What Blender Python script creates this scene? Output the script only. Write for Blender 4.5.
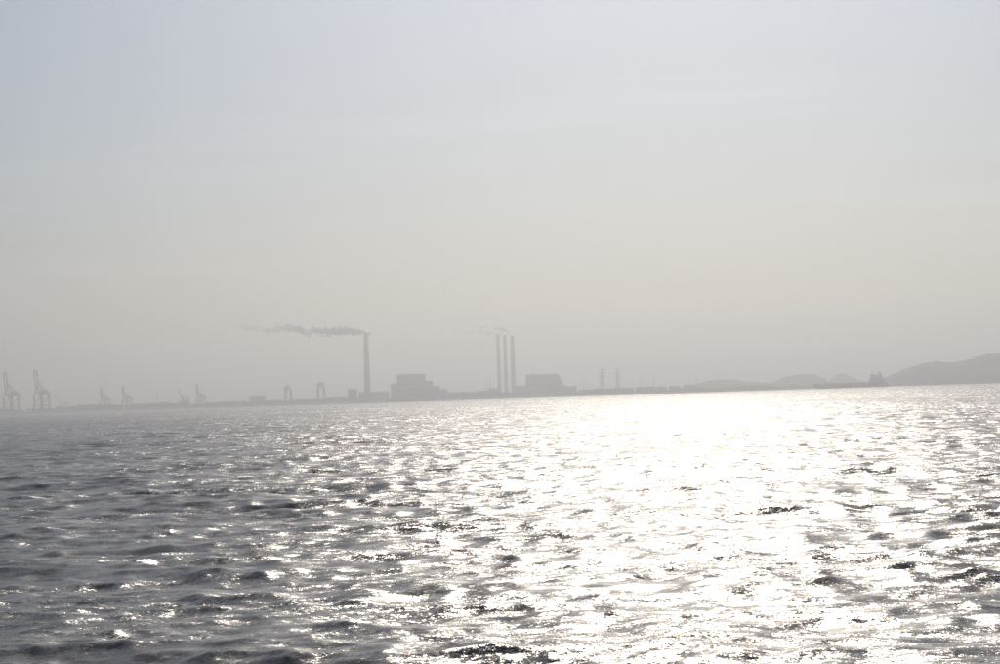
import bpy, bmesh, math, random
import numpy as np
from mathutils import Matrix, Vector

R = math.radians
scene = bpy.context.scene
for o in list(bpy.data.objects):
    bpy.data.objects.remove(o)
random.seed(7)

# ------------------------------------------------------------------ camera
F_PX = 2118.0                       # focal length in photo pixels (50 mm on a 23.6 mm sensor)
PITCH, ROLL, CAM_H = R(1.761), R(1.856), 6.0
fw = Vector((0, math.cos(PITCH), math.sin(PITCH)))
r0 = Vector((1, 0, 0)); u0 = r0.cross(fw)
right = math.cos(ROLL) * r0 - math.sin(ROLL) * u0
up = math.cos(ROLL) * u0 + math.sin(ROLL) * r0
cam = bpy.data.objects.new('camera', bpy.data.cameras.new('camera'))
scene.collection.objects.link(cam)
cam.matrix_world = Matrix(((right.x, up.x, -fw.x, 0), (right.y, up.y, -fw.y, 0),
                           (right.z, up.z, -fw.z, CAM_H), (0, 0, 0, 1)))
cam.data.sensor_width = 23.6
cam.data.lens = 23.6 * F_PX / 1000.0
cam.data.clip_start = 0.5
cam.data.clip_end = 60000
scene.camera = cam

# ------------------------------------------------------------------ light
SUN_EL, SUN_AZ = R(29.5), R(5.0)     # azimuth to the right of the view axis (+Y)
world = bpy.data.worlds.new('World'); scene.world = world; world.use_nodes = True
wn, wl = world.node_tree.nodes, world.node_tree.links
wn.clear()
sky = wn.new('ShaderNodeTexSky'); sky.sky_type = 'NISHITA'; sky.sun_disc = False
sky.sun_elevation = SUN_EL; sky.sun_rotation = SUN_AZ
sky.air_density = 1.0; sky.dust_density = 1.5; sky.ozone_density = 6.0
bg = wn.new('ShaderNodeBackground'); bg.inputs['Strength'].default_value = 0.0505
wo = wn.new('ShaderNodeOutputWorld')
# faint streaks of high thin cloud, stretched along the horizon
tcw = wn.new('ShaderNodeTexCoord'); sxw = wn.new('ShaderNodeSeparateXYZ'); wl.new(tcw.outputs['Generated'], sxw.inputs[0])
mpw = wn.new('ShaderNodeMapping'); mpw.inputs['Scale'].default_value = (4.0, 4.0, 70.0); mpw.inputs['Location'].default_value = (3.3, 0.4, 1.0)
mpw.inputs['Rotation'].default_value = (0, 0.02, 0)
wl.new(tcw.outputs['Generated'], mpw.inputs[0])
nzw = wn.new('ShaderNodeTexNoise'); nzw.inputs['Scale'].default_value = 1.0; nzw.inputs['Detail'].default_value = 5
wl.new(mpw.outputs[0], nzw.inputs['Vector'])
mrw = wn.new('ShaderNodeMapRange'); wl.new(nzw.outputs['Fac'], mrw.inputs['Value'])
mrw.inputs['From Min'].default_value = 0.55; mrw.inputs['From Max'].default_value = 0.75
mrw.inputs['To Min'].default_value = 1.0; mrw.inputs['To Max'].default_value = 1.06
vmw = wn.new('ShaderNodeVectorMath'); vmw.operation = 'SCALE'
wl.new(sky.outputs[0], vmw.inputs[0]); wl.new(mrw.outputs[0], vmw.inputs['Scale'])
wl.new(vmw.outputs[0], bg.inputs['Color']); wl.new(bg.outputs[0], wo.inputs['Surface'])

sun = bpy.data.objects.new('sun', bpy.data.lights.new('sun', 'SUN'))
scene.collection.objects.link(sun)
sun.data.energy = 2.2; sun.data.angle = R(0.53); sun.data.color = (1.0, 0.885, 0.755)
sdir = Vector((math.sin(SUN_AZ) * math.cos(SUN_EL), math.cos(SUN_AZ) * math.cos(SUN_EL), math.sin(SUN_EL)))
sun.rotation_euler = sdir.to_track_quat('Z', 'Y').to_euler()

vs = scene.view_settings
vs.view_transform = 'Standard'; vs.look = 'None'; vs.gamma = 1.0; vs.use_curve_mapping = False
vs.exposure = -0.25
cy = scene.cycles
cy.max_bounces = 4; cy.diffuse_bounces = 1; cy.glossy_bounces = 2; cy.volume_bounces = 0
cy.use_denoising = True; cy.denoiser = 'OPENIMAGEDENOISE'; cy.denoising_input_passes = 'RGB_ALBEDO_NORMAL'; cy.denoising_prefilter = 'NONE'
cy.sample_clamp_direct = 0; cy.sample_clamp_indirect = 5
cy.caustics_reflective = False; cy.caustics_refractive = False

# ------------------------------------------------------------------ helpers
def gx(px, D):
    """world X of the point on the sea horizon line under photo column px, at depth Y = D"""
    u = (float(px) - 500.0) / F_PX
    v = (u * math.sin(ROLL) * math.cos(PITCH) - math.sin(PITCH)) / (math.cos(ROLL) * math.cos(PITCH))
    d = fw + u * right + v * up
    return D * d.x / d.y
def hm(n, D):
    """n photo pixels at depth D, in metres"""
    return n * D / F_PX

def link(o):
    scene.collection.objects.link(o); return o
def tag(o, label=None, cat=None, group=None, kind=None):
    if label: o['label'] = label
    if cat: o['category'] = cat
    if group: o['group'] = group
    if kind: o['kind'] = kind
    return o
def thing(name, loc, label, cat, rz=0.0, group=None, scale=1.0):
    o = link(bpy.data.objects.new(name, None))
    o.location = loc; o.rotation_euler = (0, 0, rz); o.scale = (scale,) * 3
    o.empty_display_size = 5
    return tag(o, label, cat, group)
def mk(name, bm, mat, parent=None, loc=(0, 0, 0), smooth=False):
    me = bpy.data.meshes.new(name)
    bmesh.ops.recalc_face_normals(bm, faces=bm.faces)
    bm.to_mesh(me); bm.free()
    if smooth:
        for p in me.polygons: p.use_smooth = True
    me.materials.append(mat)
    o = link(bpy.data.objects.new(name, me)); o.location = loc
    if parent: o.parent = parent
    return o
def box(bm, x0, x1, y0, y1, z0, z1, taper=0.0):
    vs_ = [bm.verts.new((x, y, z)) for z, t in ((z0, 0), (z1, taper))
           for x, y in ((x0 + t, y0 + t), (x1 - t, y0 + t), (x1 - t, y1 - t), (x0 + t, y1 - t))]
    for f in ((3, 2, 1, 0), (4, 5, 6, 7), (0, 1, 5, 4), (1, 2, 6, 5), (2, 3, 7, 6), (3, 0, 4, 7)):
        bm.faces.new([vs_[i] for i in f])
    return bm
def beam(bm, p, q, w, d=None):
    p, q = Vector(p), Vector(q); d = d or w
    ax = (q - p).normalized()
    s = ax.cross(Vector((0, 0, 1)))
    if s.length < 1e-3: s = Vector((1, 0, 0))
    s.normalize(); t = ax.cross(s)
    vv = [bm.verts.new(c + s * a * w / 2 + t * b * d / 2) for c in (p, q) for a, b in ((-1, -1), (1, -1), (1, 1), (-1, 1))]
    for f in ((0, 1, 2, 3), (7, 6, 5, 4), (0, 4, 5, 1), (1, 5, 6, 2), (2, 6, 7, 3), (3, 7, 4, 0)):
        bm.faces.new([vv[i] for i in f])
    return bm
def lathe(bm, prof, seg=28, c=(0, 0)):
    rings = []
    for r, z in prof:
        rings.append([bm.verts.new((c[0] + r * math.cos(2 * math.pi * i / seg), c[1] + r * math.sin(2 * math.pi * i / seg), z)) for i in range(seg)])
    for a, b in zip(rings, rings[1:]):
        for i in range(seg):
            bm.faces.new((a[i], a[(i + 1) % seg], b[(i + 1) % seg], b[i]))
    bm.faces.new(rings[0][::-1]); bm.faces.new(rings[-1])
    return bm
def B(): return bmesh.new()
def copy_tree(o, parent=None):
    c = o.copy(); link(c); c.parent = parent
    for ch in list(o.children): copy_tree(ch, c)
    return c

# ------------------------------------------------------------------ materials
def mat(name, col, rough=0.8, var=0.25, scale=0.08, metal=0.0):
    m = bpy.data.materials.new(name); m.use_nodes = True
    n, l = m.node_tree.nodes, m.node_tree.links
    b = n['Principled BSDF']
    b.inputs['Roughness'].default_value = rough; b.inputs['Metallic'].default_value = metal
    tc = n.new('ShaderNodeTexCoord'); nz = n.new('ShaderNodeTexNoise')
    nz.inputs['Scale'].default_value = scale; nz.inputs['Detail'].default_value = 6
    l.new(tc.outputs['Object'], nz.inputs['Vector'])
    rp = n.new('ShaderNodeValToRGB'); l.new(nz.outputs['Fac'], rp.inputs['Fac'])
    rp.color_ramp.elements[0].position = 0.3; rp.color_ramp.elements[1].position = 0.7
    rp.color_ramp.elements[0].color = tuple(c * (1 - var) for c in col) + (1,)
    rp.color_ramp.elements[1].color = tuple(min(1, c * (1 + var)) for c in col) + (1,)
    l.new(rp.outputs['Color'], b.inputs['Base Color'])
    return m
M = dict(
    concrete=mat('weathered_concrete', (0.30, 0.29, 0.27)),
    clad=mat('grey_cladding', (0.26, 0.27, 0.28), 0.6),
    clad_dark=mat('dark_cladding', (0.16, 0.17, 0.18), 0.6),
    pale=mat('pale_render', (0.42, 0.41, 0.38)),
    roof=mat('roof_sheet', (0.20, 0.20, 0.21), 0.6),
    red=mat('red_band_paint', (0.38, 0.06, 0.05), 0.6),
    crane=mat('crane_paint', (0.10, 0.14, 0.26), 0.5),
    steel=mat('galvanised_steel', (0.24, 0.25, 0.25), 0.5),
    hull=mat('hull_paint', (0.07, 0.06, 0.08), 0.5),
    boot=mat('red_boot_paint', (0.22, 0.05, 0.04), 0.6),
    deck=mat('deck_paint', (0.18, 0.10, 0.08), 0.7),
    white=mat('ship_white_paint', (0.65, 0.65, 0.62), 0.5, 0.1),
    glass=mat('dark_window_glass', (0.03, 0.035, 0.04), 0.6, 0.1),
    leaf=mat('foliage', (0.05, 0.07, 0.035), 0.9, 0.5, 0.05),
    hill=mat('wooded_hillside', (0.055, 0.075, 0.04), 0.9, 0.5, 0.012),
    earth=mat('shore_earth', (0.16, 0.15, 0.12), 0.9, 0.4, 0.02),
    stone=mat('seawall_stone', (0.22, 0.21, 0.20), 0.9, 0.4, 0.2),
)

# ------------------------------------------------------------------ water
def build_sea():
    rng = np.random.default_rng(11)
    # radial rows, denser near; angular columns, denser in front
    rows = [1.0]
    while rows[-1] < 20000:
        r = rows[-1]
        if r < 28: d = 0.5
        elif r < 120: d = 0.0042 * r
        elif r < 1500: d = 0.0034 * r
        else: d = min(0.03 * r, 0.0034 * r * (r / 1500) ** 1.5)
        rows.append(r + d)
    rr = np.array(rows)
    fine = np.arange(-R(17), R(17), 0.00084)
    coarse = np.linspace(R(30), 2 * math.pi - R(30), 80, endpoint=False)
    side = np.arange(R(17), R(30), 0.0028)
    th = np.concatenate([fine, side, coarse, 2 * math.pi - side[::-1][:-1]])
    nr, nt = len(rr), len(th)
    rg, tg = np.meshgrid(rr, th, indexing='ij')
    X0 = (rg * np.sin(tg)).ravel(); Y0 = (rg * np.cos(tg)).ravel(); RG = rg.ravel()
    dr = np.gradient(rr); dr = np.repeat(dr, nt)
    dth = np.abs(np.gradient(th)); dth = np.tile(dth, nr)
    cell = np.maximum(dr, dth * RG)
    X = X0.copy(); Y = Y0.copy(); Z = np.zeros_like(X)
    lost = np.zeros_like(X)
    ncomp = 135
    lam = 22.0 * (0.5 / 22.0) ** ((np.arange(ncomp) + rng.random(ncomp)) / ncomp)
    tot_oct = math.log2(22.0 / 0.5)
    var_oct = 0.0085
    ak = math.sqrt(2 * var_oct * tot_oct / ncomp)
    for ci, L in enumerate(lam):
        spread = 0.25 if L > 7 else 0.4 if L > 3 else 0.8
        a_dir = R(-100) + rng.normal(0, spread)        # running towards the camera and slightly left
        if ci % 9 == 2 and 1.0 < L < 9: a_dir = R(195) + rng.normal(0, 0.3)    # crossing wake waves
        k = 2 * math.pi / L
        w = ak * (0.42 if L > 12 else 0.6 if L > 8 else 0.72 if L > 3.5 else 1.05)
        kx, ky = k * math.cos(a_dir), k * math.sin(a_dir)
        ph = rng.random() * 2 * math.pi
        att = np.clip((L / cell - 1.8) / 1.4, 0, 1).astype(np.float32)
        lost += (1 - att ** 2) * w * w / 2
        idx = np.nonzero(att > 0)[0]
        if len(idx) == 0: continue
        arg = kx * X0[idx] + ky * Y0[idx] + ph
        s, c = np.sin(arg), np.cos(arg)
        A = (w / k) * att[idx]
        Z[idx] += A * c
        X[idx] -= 1.1 * A * s * kx / k
        Y[idx] -= 1.1 * A * s * ky / k
    co = np.stack([X, Y, Z], 1).astype(np.float32)
    i = np.arange(nr - 1)[:, None]; j = np.arange(nt)[None, :]
    j2 = (j + 1) % nt
    a = i * nt + j; b = i * nt + j2; c_ = (i + 1) * nt + j2; d_ = (i + 1) * nt + j
    quads = np.stack([np.broadcast_to(v, a.shape) for v in (a, d_, c_, b)], -1).reshape(-1, 4)
    nq = len(quads)
    me = bpy.data.meshes.new('sea')
    me.vertices.add(len(co)); me.vertices.foreach_set('co', co.ravel())
    me.loops.add(nq * 4); me.loops.foreach_set('vertex_index', quads.astype(np.int32).ravel())
    me.polygons.add(nq)
    me.polygons.foreach_set('loop_start', np.arange(0, nq * 4, 4, dtype=np.int32))
    me.polygons.foreach_set('use_smooth', np.ones(nq, dtype=bool))
    me.update()
    at = me.attributes.new('unresolved', 'FLOAT', 'POINT')
    at.data.foreach_set('value', np.sqrt(lost).astype(np.float32))   # rms slope of waves finer than the mesh
    o = link(bpy.data.objects.new('sea', me))
    tag(o, 'choppy grey sea glittering under the sun', None, None, 'structure')
    print('sea verts', len(co), 'tris', nq * 2)
    return o

def sea_material():
    m = bpy.data.materials.new('choppy_harbour_water'); m.use_nodes = True
    n, l = m.node_tree.nodes, m.node_tree.links
    b = n['Principled BSDF']
    b.inputs['Base Color'].default_value = (0.145, 0.132, 0.105, 1)
    b.inputs['Roughness'].default_value = 0.27
    b.inputs['IOR'].default_value = 1.333
    geo = n.new('ShaderNodeNewGeometry')
    def vmath(op, a=None, v=None):
        q = n.new('ShaderNodeVectorMath'); q.operation = op
        if a is not None: l.new(a, q.inputs[0])
        if v is not None:
            if isinstance(v, (tuple, list)): q.inputs[1].default_value = v
            else: l.new(v, q.inputs[1])
        return q
    def fmath(op, a, v):
        q = n.new('ShaderNodeMath'); q.operation = op
        for k, s in enumerate((a, v)):
            if isinstance(s, (int, float)): q.inputs[k].default_value = s
            else: l.new(s, q.inputs[k])
        return q.outputs[0]
    def slopes(scale, stretch, rot, detail, amp):
        mp = n.new('ShaderNodeMapping'); mp.inputs['Rotation'].default_value = (0, 0, rot)
        mp.inputs['Scale'].default_value = (scale * stretch, scale, scale)
        l.new(geo.outputs['Position'], mp.inputs['Vector'])
        z = n.new('ShaderNodeTexNoise'); z.inputs['Scale'].default_value = 1.0
        z.inputs['Detail'].default_value = detail; z.inputs['Roughness'].default_value = 0.55
        l.new(mp.outputs[0], z.inputs['Vector'])
        s = vmath('SUBTRACT', z.outputs['Color'], (0.5, 0.5, 0.5))
        q = n.new('ShaderNodeVectorMath'); q.operation = 'SCALE'
        l.new(s.outputs[0], q.inputs[0])
        if isinstance(amp, (int, float)): q.inputs['Scale'].default_value = amp
        else: l.new(amp, q.inputs['Scale'])
        return q.outputs[0]
    # wind patches: ripples are stronger in some places than others
    mp = n.new('ShaderNodeMapping'); mp.inputs['Scale'].default_value = (0.05, 0.11, 0.08)
    mp.inputs['Rotation'].default_value = (0, 0, 0.25)
    l.new(geo.outputs['Position'], mp.inputs['Vector'])
    gz = n.new('ShaderNodeTexNoise'); gz.inputs['Scale'].default_value = 1.0; gz.inputs['Detail'].default_value = 3
    l.new(mp.outputs[0], gz.inputs['Vector'])
    mr = n.new('ShaderNodeMapRange'); l.new(gz.outputs['Fac'], mr.inputs['Value'])
    mr.inputs['From Min'].default_value = 0.35; mr.inputs['From Max'].default_value = 0.65
    mr.inputs['To Min'].default_value = 0.42; mr.inputs['To Max'].default_value = 1.35
    mp2 = n.new('ShaderNodeMapping'); mp2.inputs['Scale'].default_value = (0.012, 0.0045, 0.01)
    mp2.inputs['Rotation'].default_value = (0, 0, -0.2)
    l.new(geo.outputs['Position'], mp2.inputs['Vector'])
    gz2 = n.new('ShaderNodeTexNoise'); gz2.inputs['Scale'].default_value = 1.0; gz2.inputs['Detail'].default_value = 4
    l.new(mp2.outputs[0], gz2.inputs['Vector'])
    mr2 = n.new('ShaderNodeMapRange'); l.new(gz2.outputs['Fac'], mr2.inputs['Value'])
    mr2.inputs['From Min'].default_value = 0.3; mr2.inputs['From Max'].default_value = 0.7
    mr2.inputs['To Min'].default_value = 0.6; mr2.inputs['To Max'].default_value = 1.3
    gust = fmath('MULTIPLY', mr.outputs[0], mr2.outputs[0])
    at = n.new('ShaderNodeAttribute'); at.attribute_name = 'unresolved'
    s1 = slopes(2.2, 0.5, 0.15, 4.0, fmath('MULTIPLY', gust, 1.0))
    s2 = slopes(9.0, 0.7, -0.3, 2.0, fmath('MULTIPLY', gust, 0.8))
    s4 = slopes(26.0, 0.8, 0.5, 2.0, fmath('MULTIPLY', gust, 0.95))
    s3 = slopes(0.7, 0.5, 0.1, 2.0, fmath('MULTIPLY', fmath('MULTIPLY', at.outputs['Fac'], mr2.outputs[0]), 4.0))
    add = vmath('ADD', s1, s2); add = vmath('ADD', add.outputs[0], s3); add = vmath('ADD', add.outputs[0], s4)
    flat = vmath('MULTIPLY', add.outputs[0], (1.25, 1.0, 0))
    nn = vmath('ADD', geo.outputs['Normal'], flat.outputs[0])
    nn = vmath('NORMALIZE', nn.outputs[0])
    l.new(nn.outputs[0], b.inputs['Normal'])
    return m
sea = build_sea()
sea.data.materials.append(sea_material())

# ------------------------------------------------------------------ land and hills
def value_noise(x, seed):
    rng = np.random.default_rng(seed); t = rng.random(4096)
    xi = np.floor(x).astype(int); f = x - xi; f = f * f * (3 - 2 * f)
    return t[xi % 4096] * (1 - f) + t[(xi + 1) % 4096] * f
def noise2(x, y, seed):
    rng = np.random.default_rng(seed); t = rng.random((256, 256))
    xi = np.floor(x).astype(int); yi = np.floor(y).astype(int)
    fx = x - xi; fy = y - yi; fx = fx * fx * (3 - 2 * fx); fy = fy * fy * (3 - 2 * fy)
    g = lambda a, b: t[a % 256, b % 256]
    return (g(xi, yi) * (1 - fx) + g(xi + 1, yi) * fx) * (1 - fy) + (g(xi, yi + 1) * (1 - fx) + g(xi + 1, yi + 1) * fx) * fy
def grid_mesh(name, X, Y, Z, m):
    nx, ny = X.shape
    co = np.stack([X, Y, Z], -1).reshape(-1, 3)
    i, j = np.meshgrid(np.arange(nx - 1), np.arange(ny - 1), indexing='ij')
    a = (i * ny + j).ravel()
    faces = np.stack([a, a + ny, a + ny + 1, a + 1], -1)
    me = bpy.data.meshes.new(name)
    me.from_pydata(co.tolist(), [], faces.tolist())
    for p in me.polygons: p.use_smooth = True
    me.materials.append(m)
    return link(bpy.data.objects.new(name, me))

SHORE = 7300.0
xs = np.linspace(-5200, 5200, 500); ys = np.concatenate([np.linspace(SHORE, SHORE + 120, 14), np.linspace(SHORE + 160, 15000, 40)])
XX, YY = np.meshgrid(xs, ys, indexing='ij')
edge = 60 * (value_noise(XX / 180.0 + 50, 3) - 0.5)
t = np.clip((YY - SHORE - 40 - edge) / 30, 0, 1)
ZZ = -1.2 + t * (7.2 + 2.5 * noise2(XX / 90 + 99, YY / 90, 5))
land = grid_mesh('shore_land', XX, YY, ZZ, M['earth'])
tag(land, 'low flat shore running along the far side of the water', None, None, 'structure')

def hill(label, pts, D, depth, seed):
    """ridge whose skyline runs through (photo column, pixels above the waterline) at depth D"""
    px = np.array([p[0] for p in pts], float); hp = np.array([p[1] for p in pts], float)
    n = int((px[-1] - px[0]) * 1.6) + 8
    pc = np.linspace(px[0], px[-1], n)
    h = np.interp(pc, px, hp)
    ker = np.array([1, 2, 3, 2, 1.0]); ker /= ker.sum()
    h = np.convolve(np.pad(h, 2, mode='edge'), ker, mode='valid')
    x = np.array([gx(p, D) for p in pc])
    v = np.linspace(-1, 1, 41)
    X, V = np.meshgrid(x, v, indexing='ij'); H = np.repeat(h[:, None], 41, 1) * D / F_PX
    prof = np.clip(1 - np.abs(V) ** 1.5, 0, 1)
    rough = (noise2(X / 150 + 77, V * 6 + 50, seed) - 0.5) * 0.35 + (noise2(X / 40 + 77, V * 20 + 50, seed + 1) - 0.5) * 0.12
    Z = H * prof * (1 + rough * (1 - prof * 0.8)) + (noise2(X / 14, V * 50, seed + 2) - 0.5) * 5 * prof - 3 * (1 - prof)
    Y = D + V * depth
    o = grid_mesh('hill', X, Y, Z, M['hill'])
    tag(o, label, None, None, 'structure'); return o
def wl_y(px): return 415.0 - 0.0324 * px
def skyline(pts): return [(p, max(0, wl_y(p) - y)) for p, y in pts]
hill('large wooded headland rising at the right edge', skyline([(868, 387), (876, 382), (885, 378), (895, 374), (910, 368), (925, 363), (940, 361.5), (950, 362.5), (962, 361), (975, 357.5), (988, 353.5), (1000, 353), (1020, 350), (1060, 346), (1110, 354), (1170, 366), (1230, 376)]), 7300, 300, 21)
hill('long low hill right of the pylons', skyline([(676, 393), (684, 389), (700, 383), (710, 380.5), (722, 379.8), (735, 380), (745, 382), (765, 383), (785, 387), (800, 389)]), 8600, 260, 31)
hill('rounded hill behind the bow of the ship', skyline([(755, 391), (770, 384), (778, 380), (786, 377), (795, 375), (805, 374), (815, 374.8), (822, 377.5), (828, 381), (838, 388)]), 9000, 260, 41)
hill('small pointed hill behind the middle of the ship', skyline([(824, 388), (831, 380), (837, 375.5), (842, 373.5), (848, 375.5), (855, 379.5), (866, 382), (880, 385), (890, 387)]), 9600, 260, 51)

# tree belt along the shore: one far-off mass of crowns
def tree_belt():
    co, fa = [], []
    ico = B(); bmesh.ops.create_icosphere(ico, subdivisions=1, radius=1.0)
    bv = np.array([v.co[:] for v in ico.verts]); bf = [[v.index for v in f.verts] for f in ico.faces]; ico.free()
    rng = np.random.default_rng(5)
    N = 9000
    for k in range(N):
        p = rng.uniform(-60, 1060)
        dens = value_noise(np.array([p / 14.0 + 30]), 8)[0]
        if rng.random() > dens * 1.3: continue
        D = SHORE + rng.uniform(110, 420)
        r = rng.uniform(3.5, 7) * (0.6 + 0.7 * dens)
        x = gx(p, D); z = 6 + rng.uniform(1, 7) * dens + (rng.uniform(0, 11) if p < 140 else rng.uniform(0, 6) if p < 360 else rng.uniform(0, 11) if 440 < p < 530 else 0)
        v = bv * (r * rng.uniform(0.8, 1.4), r, r * rng.uniform(0.7, 1.1)) * (1 + rng.uniform(-0.25, 0.25, (len(bv), 1)))
        base = tree_belt.n
        co.append(v + (x, D, z)); fa += [[i + base for i in f] for f in bf]; tree_belt.n += len(bv)
    me = bpy.data.meshes.new('tree_belt'); me.from_pydata(np.concatenate(co).tolist(), [], fa)
    me.materials.append(M['leaf'])
    o = link(bpy.data.objects.new('tree_belt', me))
    tag(o, 'hazy belt of shore trees along the far waterline', 'trees', None, 'stuff')
tree_belt.n = 0
tree_belt()

G = 7.0    # ground level of the shore

# ------------------------------------------------------------------ chimneys
def chimney(px, D, top_y, rb, rt, label, group=None, bands=True):
    base_y = wl_y(px)
    H = hm(base_y - top_y, D)
    t = thing('chimney', (gx(px, D), D, G - 1), label, 'chimney', 0, group)
    H -= G - 1
    lip = 2.4
    mk('shaft', lathe(B(), [(rb, 0), (rb * 0.86 + rt * 0.14, H * 0.2), (rb * .45 + rt * .55, H * .55), (rt, H - 9)], 32), M['concrete'], t, smooth=True)
    mk('collar', lathe(B(), [(rt + 0.1, H - 8.99), (rt + 0.9, H - 8), (rt + 0.9, H - lip), (rt * 0.8, H - lip + .3)], 32), M['clad_dark'], t)
    mk('flue', lathe(B(), [(rt * 0.62, H - lip + .31), (rt * 0.62, H + 2)], 24), M['clad_dark'], t)
    for k in range(3):
        z = H * (0.34 + 0.22 * k)
        rr_ = rb + (rt - rb) * z / H
        pl = mk('platform', lathe(B(), [(rr_ * .9, z), (rr_ + 1.9, z + .02), (rr_ + 1.9, z + .5), (rr_ * .9, z + .52)], 32), M['steel'], t)
    return t, H + G - 1
c1, H1 = chimney(367.8, 7450, 334.2, 11.5, 8.2, 'lone thick chimney with the long smoke trail, left of centre')
c2, H2 = chimney(499.8, 8500, 334.8, 8.2, 6.2, 'left chimney of the row of three')
c3, H3 = chimney(506.6, 8530, 335.3, 8.2, 6.2, 'middle chimney of the row of three')
c4, H4 = chimney(514.0, 8450, 336.4, 9.6, 7.6, 'right and thickest chimney of the row of three')
for c in (c2, c3, c4): c['group'] = 'row of three chimneys'

# ------------------------------------------------------------------ power station halls
def block(t, name, D, x0, x1, top, base_y, dy0, dy1, m, z0=0.0):
    """a cladded hall part: photo columns x0..x1 (relative to thing px), top in pixels above waterline"""
    bm = box(B(), x0, x1, dy0, dy1, z0, top)
    return mk(name, bm, m, t)
def power_hall(px0, blocks, D, label, extra=None):
    cx = gx(px0, D)
    t = thing('power_station_hall', (cx, D, G - 1), label, 'power station')
    s = D / F_PX
    for nm, a, b_, top, d0, d1, m in blocks:
        xa, xb = (a - px0) * s, (b_ - px0) * s
        h = top * s - (G - 1)
        o = mk(nm, box(B(), xa, xb, d0, d1, 0, h), M[m], t)
        # parapet and window bands on the water side
        mk('parapet', box(B(), xa - .6, xb + .6, d0 - .6, d1 + .6, h + .003, h + 1.6), M['clad_dark'], o)
        nb = max(1, int(h // 22))
        for k in range(nb):
            z = h * (k + 0.6) / (nb + .2)
            mk('window_band', box(B(), xa + 4, xb - 4, d0 - .25, d0 - .01, z, z + 2.6), M['glass'], o)
    return t
W = wl_y(415)
hall_a = power_hall(418, [
    ('boiler_house', 397.5, 425.5, W - 374.4, 0, 70, 'clad'),
    ('bunker_bay', 391.0, 397.4, W - 383.0, 6, 66, 'clad'),
    ('turbine_hall', 425.6, 433.0, W - 381.5, 4, 80, 'clad'),
    ('transformer_house', 433.1, 440.0, W - 387.2, 8, 80, 'clad'),
    ('annexe', 440.1, 447.0, W - 390.5, 10, 70, 'clad_dark'),
], 7420, 'stepped grey power station block right of the lone chimney')
for dx in (-52, -30, -5):
    mk('roof_vent', box(B(), dx, dx + 9, 20, 50, hm(W - 374.4, 7420) - G + 1 + .005, hm(W - 374.4, 7420) - G + 3.6), M['steel'], hall_a)
W2 = wl_y(545)
hall_b = power_hall(545, [
    ('boiler_house', 526.5, 558.0, W2 - 374.6, 0, 75, 'clad'),
    ('coal_tower', 532.0, 535.0, W2 - 373.9, 20, 40, 'clad_dark'),
    ('annexe', 565.5, 577.0, W2 - 387.5, 5, 60, 'clad'),
], 7750, 'broad grey power station block with a sloping end, right of the three chimneys')
s = 7750 / F_PX
bm = B()
h1, h2 = (W2 - 375.2) * s - 4, (W2 - 388) * s - 4
xa, xm, xb = (558.05 - 545) * s, (559.0 - 545) * s, (565.4 - 545) * s
poly = [(xa, 0), (xb, 0), (xb, h2), (xm, h1), (xa, h1)]
f0 = [bm.verts.new((x, 3, z)) for x, z in poly]; f1 = [bm.verts.new((x, 70, z)) for x, z in poly]
bm.faces.new(f0); bm.faces.new(f1[::-1])
for i in range(5): bm.faces.new((f0[i], f1[i], f1[(i + 1) % 5], f0[(i + 1) % 5]))
mk('sloping_conveyor_house', bm, M['clad'], hall_b)

# ------------------------------------------------------------------ low sheds along the shore
def shed(px, w_px, h_px, D, label, group, m='clad', pitched=False, cat='shed'):
    s = D / F_PX; w = w_px * s; h = h_px * s; d = random.uniform(25, 45)
    t = thing('shed', (gx(px, D), D, G - 1.5), label, cat, 0, group)
    mk('wall', box(B(), -w / 2, w / 2, 0, d, 0, h), M[m], t)
    if pitched:
        bm = B(); r = h * .28
        pts = [(-1, -w / 2 - .8, h + .003), (0, 0, h + r), (1, w / 2 + .8, h + .003)]
        a = [bm.verts.new((x, -.8, z)) for _, x, z in pts]; b_ = [bm.verts.new((x, d + .8, z)) for _, x, z in pts]
        bm.faces.new(a); bm.faces.new(b_[::-1])
        for i in range(3): bm.faces.new((a[i], b_[i], b_[(i + 1) % 3], a[(i + 1) % 3]))
        mk('roof', bm, M['roof'], t)
    else:
        mk('roof', box(B(), -w / 2 - .5, w / 2 + .5, -.5, d + .5, h + .003, h + 1.0), M['roof'], t)
    nd = max(1, int(w // 14))
    for k in range(nd):
        x = -w / 2 + (k + .5) * w / nd
        mk('door', box(B(), x - 2.2, x + 2.2, -.22, -.01, 0.2, min(5.0, h * .7)), M['steel'], t)
    return t
quay = [(46, 9, 4.2, 0, 'at the feet of the two tallest quay cranes'), (60, 7, 5.5, 1, 'under the tiny distant crane'), (72, 8, 5, 0, 'just right of the tiny distant crane'),
        (86, 10, 6.2, 0, 'halfway between the tallest and the middle quay cranes'), (97, 7, 5.2, 1, 'just left of the middle pair of cranes'), (116, 9, 5.6, 0, 'between the middle pair of cranes'),
        (137, 12, 5.5, 1, 'just right of the middle pair of cranes'), (150, 8, 6, 0, 'just left of the lone thin mast'), (163, 6, 7.0, 0, 'just right of the lone thin mast'), (173, 8, 5, 1, 'at the left foot of the conical heap'),
        (213, 12, 5, 0, 'just right of the slim needle crane'), (231, 9, 5.8, 0, 'midway between the needle crane and the two-masted building'), (243, 8, 5.2, 1, 'just left of the two-masted building'),
        (273, 9, 5.5, 0, 'between the two-masted building and the boxy cranes'), (303, 10, 6, 0, 'between the two boxy portal cranes'), (336, 12, 6.8, 0, 'between the right boxy crane and the squat building')]
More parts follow.
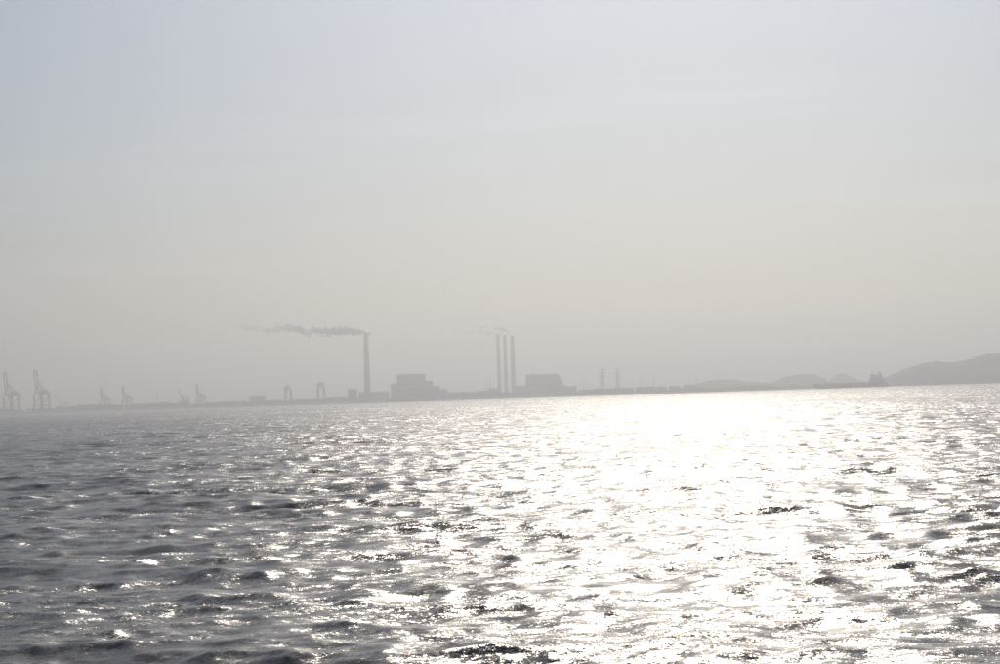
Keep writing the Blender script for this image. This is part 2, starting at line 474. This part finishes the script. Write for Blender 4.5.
mid = [(452, 7, 8, 0, 'touching the right end of the stepped power block'), (462, 9, 7.2, 1, 'second right of the stepped power block'), (473, 9, 8.8, 0, 'midway between stepped block and three chimneys'),
       (484, 8, 9.6, 0, 'just left of the two slim masts'), (494, 6, 9.8, 0, 'at the foot of the left chimney of three')]
east = [(586, 8, 6, 0, 'right of the broad power block'), (598, 9, 6.5, 1, 'under the left pylon'), (612, 10, 7, 0, 'between the two pylons'), (626, 8, 6, 0, 'just right of the right pylon'),
        (646, 11, 7.2, 0, 'between the two masts right of the pylons'), (661, 8, 6, 1, 'just right of the mast pair'), (675, 8, 5.5, 0, 'at the left foot of the long low hill')]
for grp, items in (('low sheds on the quay', quay), ('low sheds between the power blocks', mid), ('low sheds below the pylons', east)):
    for p, w, h, pit, where in items:
        shed(p, w * random.uniform(1.1, 2.0), h * random.uniform(.68, .95), SHORE + random.uniform(100, 330),
             ('low pitched-roof shed ' if pit else 'low flat-roofed shed ') + where, grp, random.choice(['clad', 'pale', 'clad_dark']), bool(pit))
shed(352.5, 9, 13, 7500, 'tall squat building just left of the lone chimney', None, 'clad', False, 'building')
shed(374, 30, 9.5, 7560, 'long low hall at the foot of the lone chimney', None, 'clad', False, 'building')
shed(520, 14, 10.5, 7900, 'low hall between the three chimneys and the broad power block', None, 'clad', False, 'building')
shed(257, 15, 8.5, 7700, 'low wide building with two roof masts left of centre', None, 'clad', False, 'building')
shed(690, 12, 6.0, 7600, 'low building at the foot of the long low hill', None, 'pale', False, 'building')

# ------------------------------------------------------------------ quay cranes
def quay_crane(loc, label, rz, boom_deg, scale, group, th=1.0, ap=32.0, hw=14.0):
    """ship-to-shore gantry: local -X is the water side; total height about 125 m with the boom up"""
    t = thing('quay_crane', loc, label, 'crane', rz, group, scale)
    g, hb = 15.0, 46.0            # half gauge, half width, girder height
    for sx in (-1, 1):
        for sy in (-1, 1):
            mk('leg', beam(B(), (sx * g, sy * hw, 0), (sx * g, sy * hw * .95, hb), 3.8 * th, 3.8 * th), M['crane'], t)
        bm = B(); beam(bm, (sx * g, -hw, 2.4), (sx * g, hw, 2.4), 2.4); mk('sill_beam', bm, M['crane'], t)
    for sy in (-1, 1):
        mk('portal_beam', beam(B(), (-g, sy * hw, 17), (g, sy * hw, 17), 2.4 * th), M['crane'], t)
        mk('brace', beam(B(), (-g, sy * hw, 18), (g, sy * hw * .95, hb - 2), 1.5 * th), M['crane'], t)
        mk('girder', beam(B(), (-g - 2, sy * 4, hb + 2.5), (g + 22, sy * 4, hb + 2.5), 2.2 * th, 4.5 * th), M['crane'], t)
        L = 62.0; a = R(boom_deg)
        hx, hz = -g - 3, hb + 3
        tip = (hx - L * math.cos(a), hz + L * math.sin(a))
        mk('boom', beam(B(), (hx, sy * 4.4, hz), (tip[0], sy * 4.4, tip[1]), 2.0 * th, 3.6 * th), M['crane'], t)
        # apex frame
        mk('apex_leg', beam(B(), (-g, sy * hw * .9, hb + 4.8), (-g + 5, sy * 2, hb + ap), 2.0 * th), M['crane'], t)
        mk('back_stay', beam(B(), (-g + 5, sy * 2, hb + ap), (g + 12, sy * 4, hb + 5), 1.1 * th), M['crane'], t)
        mk('fore_stay', beam(B(), (-g + 5, sy * 2, hb + ap), (hx - .55 * L * math.cos(a), sy * 3.2, hz + .55 * L * math.sin(a)), .8), M['crane'], t)
    bm = B()
    for k in range(7):
        f = (k + .5) / 7
        beam(bm, (hx + f * (tip[0] - hx), -4.4, hz + f * (tip[1] - hz)), (hx + f * (tip[0] - hx), 4.4, hz + f * (tip[1] - hz)), .9)
    mk('boom_ties', bm, M['crane'], t)
    mk('boom_head', beam(B(), (tip[0], -5, tip[1]), (tip[0], 5, tip[1]), 4.6 * th), M['crane'], t)
    mk('machinery_house', box(B(), 3, 21, -6.5, 6.5, hb + 4.8, hb + 14), M['clad'], t)
    mk('cab', box(B(), -g + 4, -g + 8, -2, 2, hb - 5, hb - .2), M['white'], t)
    mk('apex_beam', beam(B(), (-g + 5, -3.5, hb + ap + .8), (-g + 5, 3.5, hb + ap + .8), 2.2), M['crane'], t)
    return t
cranes = [
    (11.5, 7650, 1.15, 84, 1.31, 'tall quay crane with raised boom at the left edge'),
    (42.0, 7650, 1.15, 84, 1.34, 'tall quay crane with raised boom, second from the left edge'),
    (64.0, 9800, 0.1, 60, 0.72, 'tiny distant crane just right of the two tallest quay cranes'),
    (105.0, 8800, 0.9, 86, 0.87, 'smaller hazy quay crane, left of the middle pair'),
    (127.0, 8800, 0.9, 86, 0.87, 'smaller hazy quay crane, right of the middle pair'),
    (185.0, 8500, 0.4, 70, 0.66, 'stubby quay crane with its boom half raised'),
    (200.5, 8500, 0.9, 86, 0.80, 'slim quay crane with a needle-like boom above the low shore'),
    (288.5, 8200, 1.571, 3, 1.22, 'boxy portal crane halfway to the lone chimney'),
    (321.5, 8000, 1.571, 3, 1.32, 'boxy portal crane nearest the lone chimney'),
]
for p, D, rz, bd, sc, lb in cranes:
    quay_crane((gx(p, D), D, G - 1), lb, rz, bd, sc, 'cranes along the quay', 1.0 if D == 7650 else 1.7 if bd > 10 else 1.35, 32.0 if bd > 10 else 8.0, 14.0 if bd > 10 else 9.0)

# mound under the stubby crane
bm = B()
lathe(bm, [(42, 0), (36, 9), (24, 19), (12, 24), (3, 26)], 24)
for v in bm.verts:
    v.co.x *= 1 + .15 * math.sin(v.co.z * 1.3); v.co.z *= 1 + .1 * math.sin(v.co.x * .2 + v.co.y * .13)
o = mk('stockpile_mound', bm, M['earth'], None, (gx(184, 7700), 7700, G - 1.5), True)
tag(o, 'conical heap below the stubby quay crane', 'mound')

# ------------------------------------------------------------------ pylons and masts
def pylon(px, D, h_px, label):
    H = h_px * D / F_PX; w = H * .085
    t = thing('pylon', (gx(px, D), D, G - 1), label, 'pylon', 0.2, 'pair of tall pylons')
    for sx in (-1, 1):
        for sy in (-1, 1):
            mk('leg', beam(B(), (sx * w, sy * w, 0), (sx * 1.1, sy * 1.1, H), 1.5), M['steel'], t)
    bm = B(); n = 9
    for k in range(n):
        z0, z1 = H * k / n, H * (k + 1) / n
        q0, q1 = w + (1.1 - w) * k / n, w + (1.1 - w) * (k + 1) / n
        for s_ in (-1, 1):
            beam(bm, (-q0, s_ * q0, z0), (q1, s_ * q1, z1), .8); beam(bm, (q0, s_ * q0, z0), (-q1, s_ * q1, z1), .8)
            beam(bm, (s_ * q0, -q0, z0), (s_ * q1, q1, z1), .8); beam(bm, (s_ * q0, q0, z0), (s_ * q1, -q1, z1), .8)
    mk('lattice', bm, M['steel'], t)
    for f, half in ((.98, 14), (.84, 18), (.70, 15)):
        z = H * f
        bm = beam(B(), (-half, 0, z), (half, 0, z), 1.6, 2.0)
        beam(bm, (-half, 0, z + .5), (0, 0, z + 4.5), .5); beam(bm, (half, 0, z + .5), (0, 0, z + 4.5), .5)
        a = mk('cross_arm', bm, M['steel'], t)
        for x in (-half * .95, half * .95):
            mk('insulator', beam(B(), (x, 0, z - 4), (x, 0, z - .7), .6), M['clad_dark'], a)
    return t
pylon(602.5, 8300, 25.5, 'tall lattice pylon, the left one of the pair right of the broad power block')
pylon(618.0, 8350, 24.0, 'tall lattice pylon, the right one of the pair right of the broad power block')
def mast(px, D, h_px, label, w=1.3):
    H = h_px * D / F_PX
    t = thing('mast', (gx(px, D), D, G - 1), label, 'mast', 0, 'thin masts on the shore')
    mk('pole', lathe(B(), [(w, 0), (w * .8, H * .5), (w * .45, H)], 10), M['steel'], t)
    mk('head_frame', beam(B(), (-w * 2.2, 0, H * .93), (w * 2.2, 0, H * .93), w * .7), M['steel'], t)
    mk('footing', box(B(), -w * 2, w * 2, -w * 2, w * 2, -.5, 1.5), M['concrete'], t)
for p, D, h, lb in [
    (157, 8600, 17, 'thin mast between the middle cranes and the stubby crane'),
    (258, 7760, 13.5, 'left of two short masts on the low wide building'),
    (266, 7760, 13.5, 'right of two short masts on the low wide building'),
    (486.5, 8300, 20, 'left of two slim masts beside the three chimneys'),
    (491, 8300, 20, 'right of two slim masts beside the three chimneys'),
    (584.5, 7800, 17, 'thin mast just right of the broad power block'),
    (590, 7800, 11, 'short mast between the broad power block and the pylons'),
    (641, 7800, 14, 'thin mast right of the pylon pair, the left of two'),
    (654, 7800, 14, 'thin mast right of the pylon pair, the right of two'),
    (690, 7800, 14, 'thin mast on the near end of the long low hill'),
    (697, 7800, 13, 'thin mast just inside the near end of the long low hill'),
    (738, 8600, 18, 'thin mast above the far end of the long low hill'),
    (766, 8600, 16, 'thin mast in the gap between the low hill and the rounded hill'),
]:
    mast(p, D, h, lb)

# ------------------------------------------------------------------ cargo ship
def cargo_ship():
    D = 6300.0; s = D / F_PX; L = 72.5 * s
    t = thing('cargo_ship', (gx(851, D), D, 0), 'long dark cargo ship lying off the headland with its bridge aft', 'ship', R(2))
    # hull: stations from bow (-x) to stern (+x)
    stn = [(-.5, .02, 17.0), (-.485, .25, 16.6), (-.45, .62, 15.6), (-.40, .92, 13.2), (-.33, 1, 12.2), (.3, 1, 12.2), (.38, 1, 12.6), (.44, .95, 13.4), (.49, .82, 13.6), (.5, .78, 13.6)]
    half = 15.0
    def hull(z_lo, z_hi, name, m, off=0.0):
        bm = B(); rings = []
        for f, b_, zd in stn:
            top = min(z_hi, zd); rake = (-4.0 if f <= -.45 else 0)
            hb_ = half * b_ + off
            rings.append([bm.verts.new((f * L + (rake if z > 4 else 0) * (z / 14), sy * hb_ * (1 if z > 3 else .92), z)) for sy in (-1, 1) for z in ((z_lo, top) if sy == -1 else (top, z_lo))])
        for a, b_ in zip(rings, rings[1:]):
            for i in range(4): bm.faces.new((a[i], a[(i + 1) % 4], b_[(i + 1) % 4], b_[i]))
        bm.faces.new(rings[0]); bm.faces.new(rings[-1][::-1])
        return mk(name, bm, m, t)
    hull(2.6, 99, 'hull', M['hull'])
    hull(-2.0, 2.6 - .003, 'waterline_band', M['boot'])
    for k in range(7):
        x = -.37 * L + k * .093 * L
        h = mk('hatch', box(B(), x, x + .078 * L, -10, 10, 12.1, 14.4), M['deck'], t)
        mk('hatch_cover', box(B(), x - .5, x + .078 * L + .5, -10.5, 10.5, 14.403, 15.4), M['deck'], h)
    x0, x1 = .265 * L, .46 * L
    sup = mk('superstructure', box(B(), x0, x1, -13, 13, 12.5, 26), M['white'], t)
    mk('accommodation_block', box(B(), x0 + 3, x1 - 6, -12.5, 12.5, 26.003, 34), M['white'], sup)
    for k in range(4):
        for j in range(9):
            mk('window', box(B(), x0 + 3 + j * 3.6, x0 + 4.6 + j * 3.6, -13.12, -13.003, 14.5 + k * 2.8, 15.8 + k * 2.8), M['glass'], sup)
    br = mk('bridge', box(B(), x0 + 4, x0 + 16, -16, 16, 34.003, 37.6), M['white'], t)
    mk('bridge_window', box(B(), x0 + 3.8, x0 + 15, -16.15, 16.15, 35.4, 36.7), M['glass'], br)
    mk('funnel', box(B(), x1 - 15, x1 - 8, -3.5, 3.5, 34.003, 44, .8), M['boot'], t)
    m1 = mk('radar_mast', beam(B(), (x0 + 8, 0, 37.603), (x0 + 8, 0, 49), 1.3), M['steel'], t)
    mk('radar_arm', beam(B(), (x0 + 8, -3.5, 45), (x0 + 8, 3.5, 45), .7), M['steel'], m1)
    mk('aft_mast', beam(B(), (x1 - 18, 0, 34), (x1 - 18, 0, 50), 1.0), M['steel'], t)
    mk('fore_mast', beam(B(), (-.36 * L, 0, 12), (-.36 * L, 0, 40), .8), M['steel'], t)
    bm = B()
    for k in range(12):
        x = -.35 * L + k * .05 * L
        beam(bm, (x, -14.6, 12), (x, -14.6, 13.2), .2)
    beam(bm, (-.36 * L, -14.6, 13.3), (.25 * L, -14.6, 13.3), .25)
    mk('railing', bm, M['steel'], t)
cargo_ship()

# ------------------------------------------------------------------ smoke
def smoke(px, D, z_top, length, R0, R1, rise, bend, dens, label, breakup=0.25, seed=0.0):
    """a plume blown to local -X from a chimney mouth; density is a noise inside a growing, wavy tube"""
    bm = B(); rings = []; n, seg = 48, 20
    def axis(u): return rise * (1 - math.exp(-u / max(bend, 1))) + 0.075 * u * (1 if u > 0 else 0)
    def rad(u): return R0 + (R1 - R0) * u / length
    for i in range(n + 1):
        u = -R0 * 1.1 + (length + R0) * i / n
        r = rad(max(u, 0)) * 1.45
        if i in (0, n): r *= .3
        z = axis(max(u, 0))
        rings.append([bm.verts.new((-u, r * math.cos(2 * math.pi * k / seg), z + r * math.sin(2 * math.pi * k / seg))) for k in range(seg)])
    for a, b_ in zip(rings, rings[1:]):
        for k in range(seg): bm.faces.new((a[k], a[(k + 1) % seg], b_[(k + 1) % seg], b_[k]))
    bm.faces.new(rings[0]); bm.faces.new(rings[-1][::-1])
    m = bpy.data.materials.new('chimney_smoke'); m.use_nodes = True
    nn, ll = m.node_tree.nodes, m.node_tree.links; nn.clear()
    out = nn.new('ShaderNodeOutputMaterial'); pv = nn.new('ShaderNodeVolumePrincipled')
    ll.new(pv.outputs[0], out.inputs['Volume'])
    pv.inputs['Color'].default_value = (0.78, 0.80, 0.84, 1); pv.inputs['Anisotropy'].default_value = 0.3
    tc = nn.new('ShaderNodeTexCoord'); sp = nn.new('ShaderNodeSeparateXYZ'); ll.new(tc.outputs['Object'], sp.inputs[0])
    def f(op, a, b2=0.0, clamp=False):
        q = nn.new('ShaderNodeMath'); q.operation = op; q.use_clamp = clamp
        for k, v in enumerate((a, b2)):
            if isinstance(v, (int, float)): q.inputs[k].default_value = v
            else: ll.new(v, q.inputs[k])
        return q.outputs[0]
    u = f('MAXIMUM', f('MULTIPLY', sp.outputs[0], -1.0), 0.0)
    ex = f('POWER', 2.71828, f('MULTIPLY', u, -1.0 / max(bend, 1)))
    zc = f('ADD', f('MULTIPLY', f('SUBTRACT', 1.0, ex), rise), f('MULTIPLY', u, 0.075))
    # slow meander of the plume
    wz = nn.new('ShaderNodeTexNoise'); wz.noise_dimensions = '1D'; wz.inputs['Scale'].default_value = 1 / 70.0; wz.inputs['Detail'].default_value = 1
    ll.new(f('ADD', u, seed * 37), wz.inputs['W'])
    rad_s = f('ADD', R0, f('MULTIPLY', u, (R1 - R0) / length))
    rad_s = f('MULTIPLY', rad_s, f('ADD', 0.5, f('MULTIPLY', f('DIVIDE', u, 45.0, True), 0.5)))
    zc = f('ADD', zc, f('MULTIPLY', f('MULTIPLY', f('SUBTRACT', wz.outputs['Fac'], .5), rad_s), 1.6))
    dz = f('SUBTRACT', sp.outputs[2], zc)
    r2 = f('ADD', f('MULTIPLY', sp.outputs[1], sp.outputs[1]), f('MULTIPLY', dz, dz))
    rn = f('DIVIDE', f('SQRT', r2), rad_s)
    nz = nn.new('ShaderNodeTexNoise'); nz.inputs['Scale'].default_value = 1 / 24.0; nz.inputs['Detail'].default_value = 4; nz.inputs['Roughness'].default_value = .6
    mp = nn.new('ShaderNodeMapping'); mp.inputs['Location'].default_value = (seed * 50, seed * 20, 0)
    ll.new(tc.outputs['Object'], mp.inputs[0]); ll.new(mp.outputs[0], nz.inputs['Vector'])
    un = f('DIVIDE', u, length)
    # body minus radial falloff, eroded more and more down wind
    body = f('SUBTRACT', f('ADD', 0.95, f('MULTIPLY', f('SUBTRACT', nz.outputs['Fac'], .5), 2.4)), rn)
    body = f('SUBTRACT', body, f('MULTIPLY', f('POWER', un, 0.9), breakup * 3))
    d = f('MULTIPLY', f('MULTIPLY', body, 2.2, True), dens)
    fade = f('POWER', f('SUBTRACT', 1.0, un, True), 1.3)
    ll.new(f('MULTIPLY', d, fade), pv.inputs['Density'])
    m.cycles.volume_step_rate = 0.12
    o = mk('smoke_plume', bm, m, None, (gx(px, D), D, z_top))
    tag(o, label, 'smoke', 'smoke plumes')
    return o
smoke(367.8, 7450, H1 + 1, 560, 17, 32, 5, 8, 0.20, 'long grey smoke trail blowing left from the lone chimney', 0.2, 1.0)
smoke(514.0, 8450, H4 + 1, 170, 10, 14, 30, 24, 0.16, 'thin smoke arching over from the right chimney of the three', 0.2, 2.3)
smoke(499.8, 8500, H2 + 1, 200, 8, 20, 6, 20, 0.12, 'faint ragged smoke drifting left from the left chimney of the three', 0.2, 3.1)

# ------------------------------------------------------------------ haze
bm = box(B(), -20600, 20600, -20600, 20600, -4.0, 310.0)
hz = bpy.data.materials.new('sea_haze'); hz.use_nodes = True
nn, ll = hz.node_tree.nodes, hz.node_tree.links; nn.clear()
out = nn.new('ShaderNodeOutputMaterial'); pv = nn.new('ShaderNodeVolumePrincipled')
pv.inputs['Color'].default_value = (0.91, 0.957, 1.0, 1)
pv.inputs['Density'].default_value = 2.15e-4
pv.inputs['Anisotropy'].default_value = 0.66
ll.new(pv.outputs[0], out.inputs['Volume'])
haze = mk('haze', bm, hz)
tag(haze, 'pale sea haze over the water and the far shore', None, None, 'stuff')
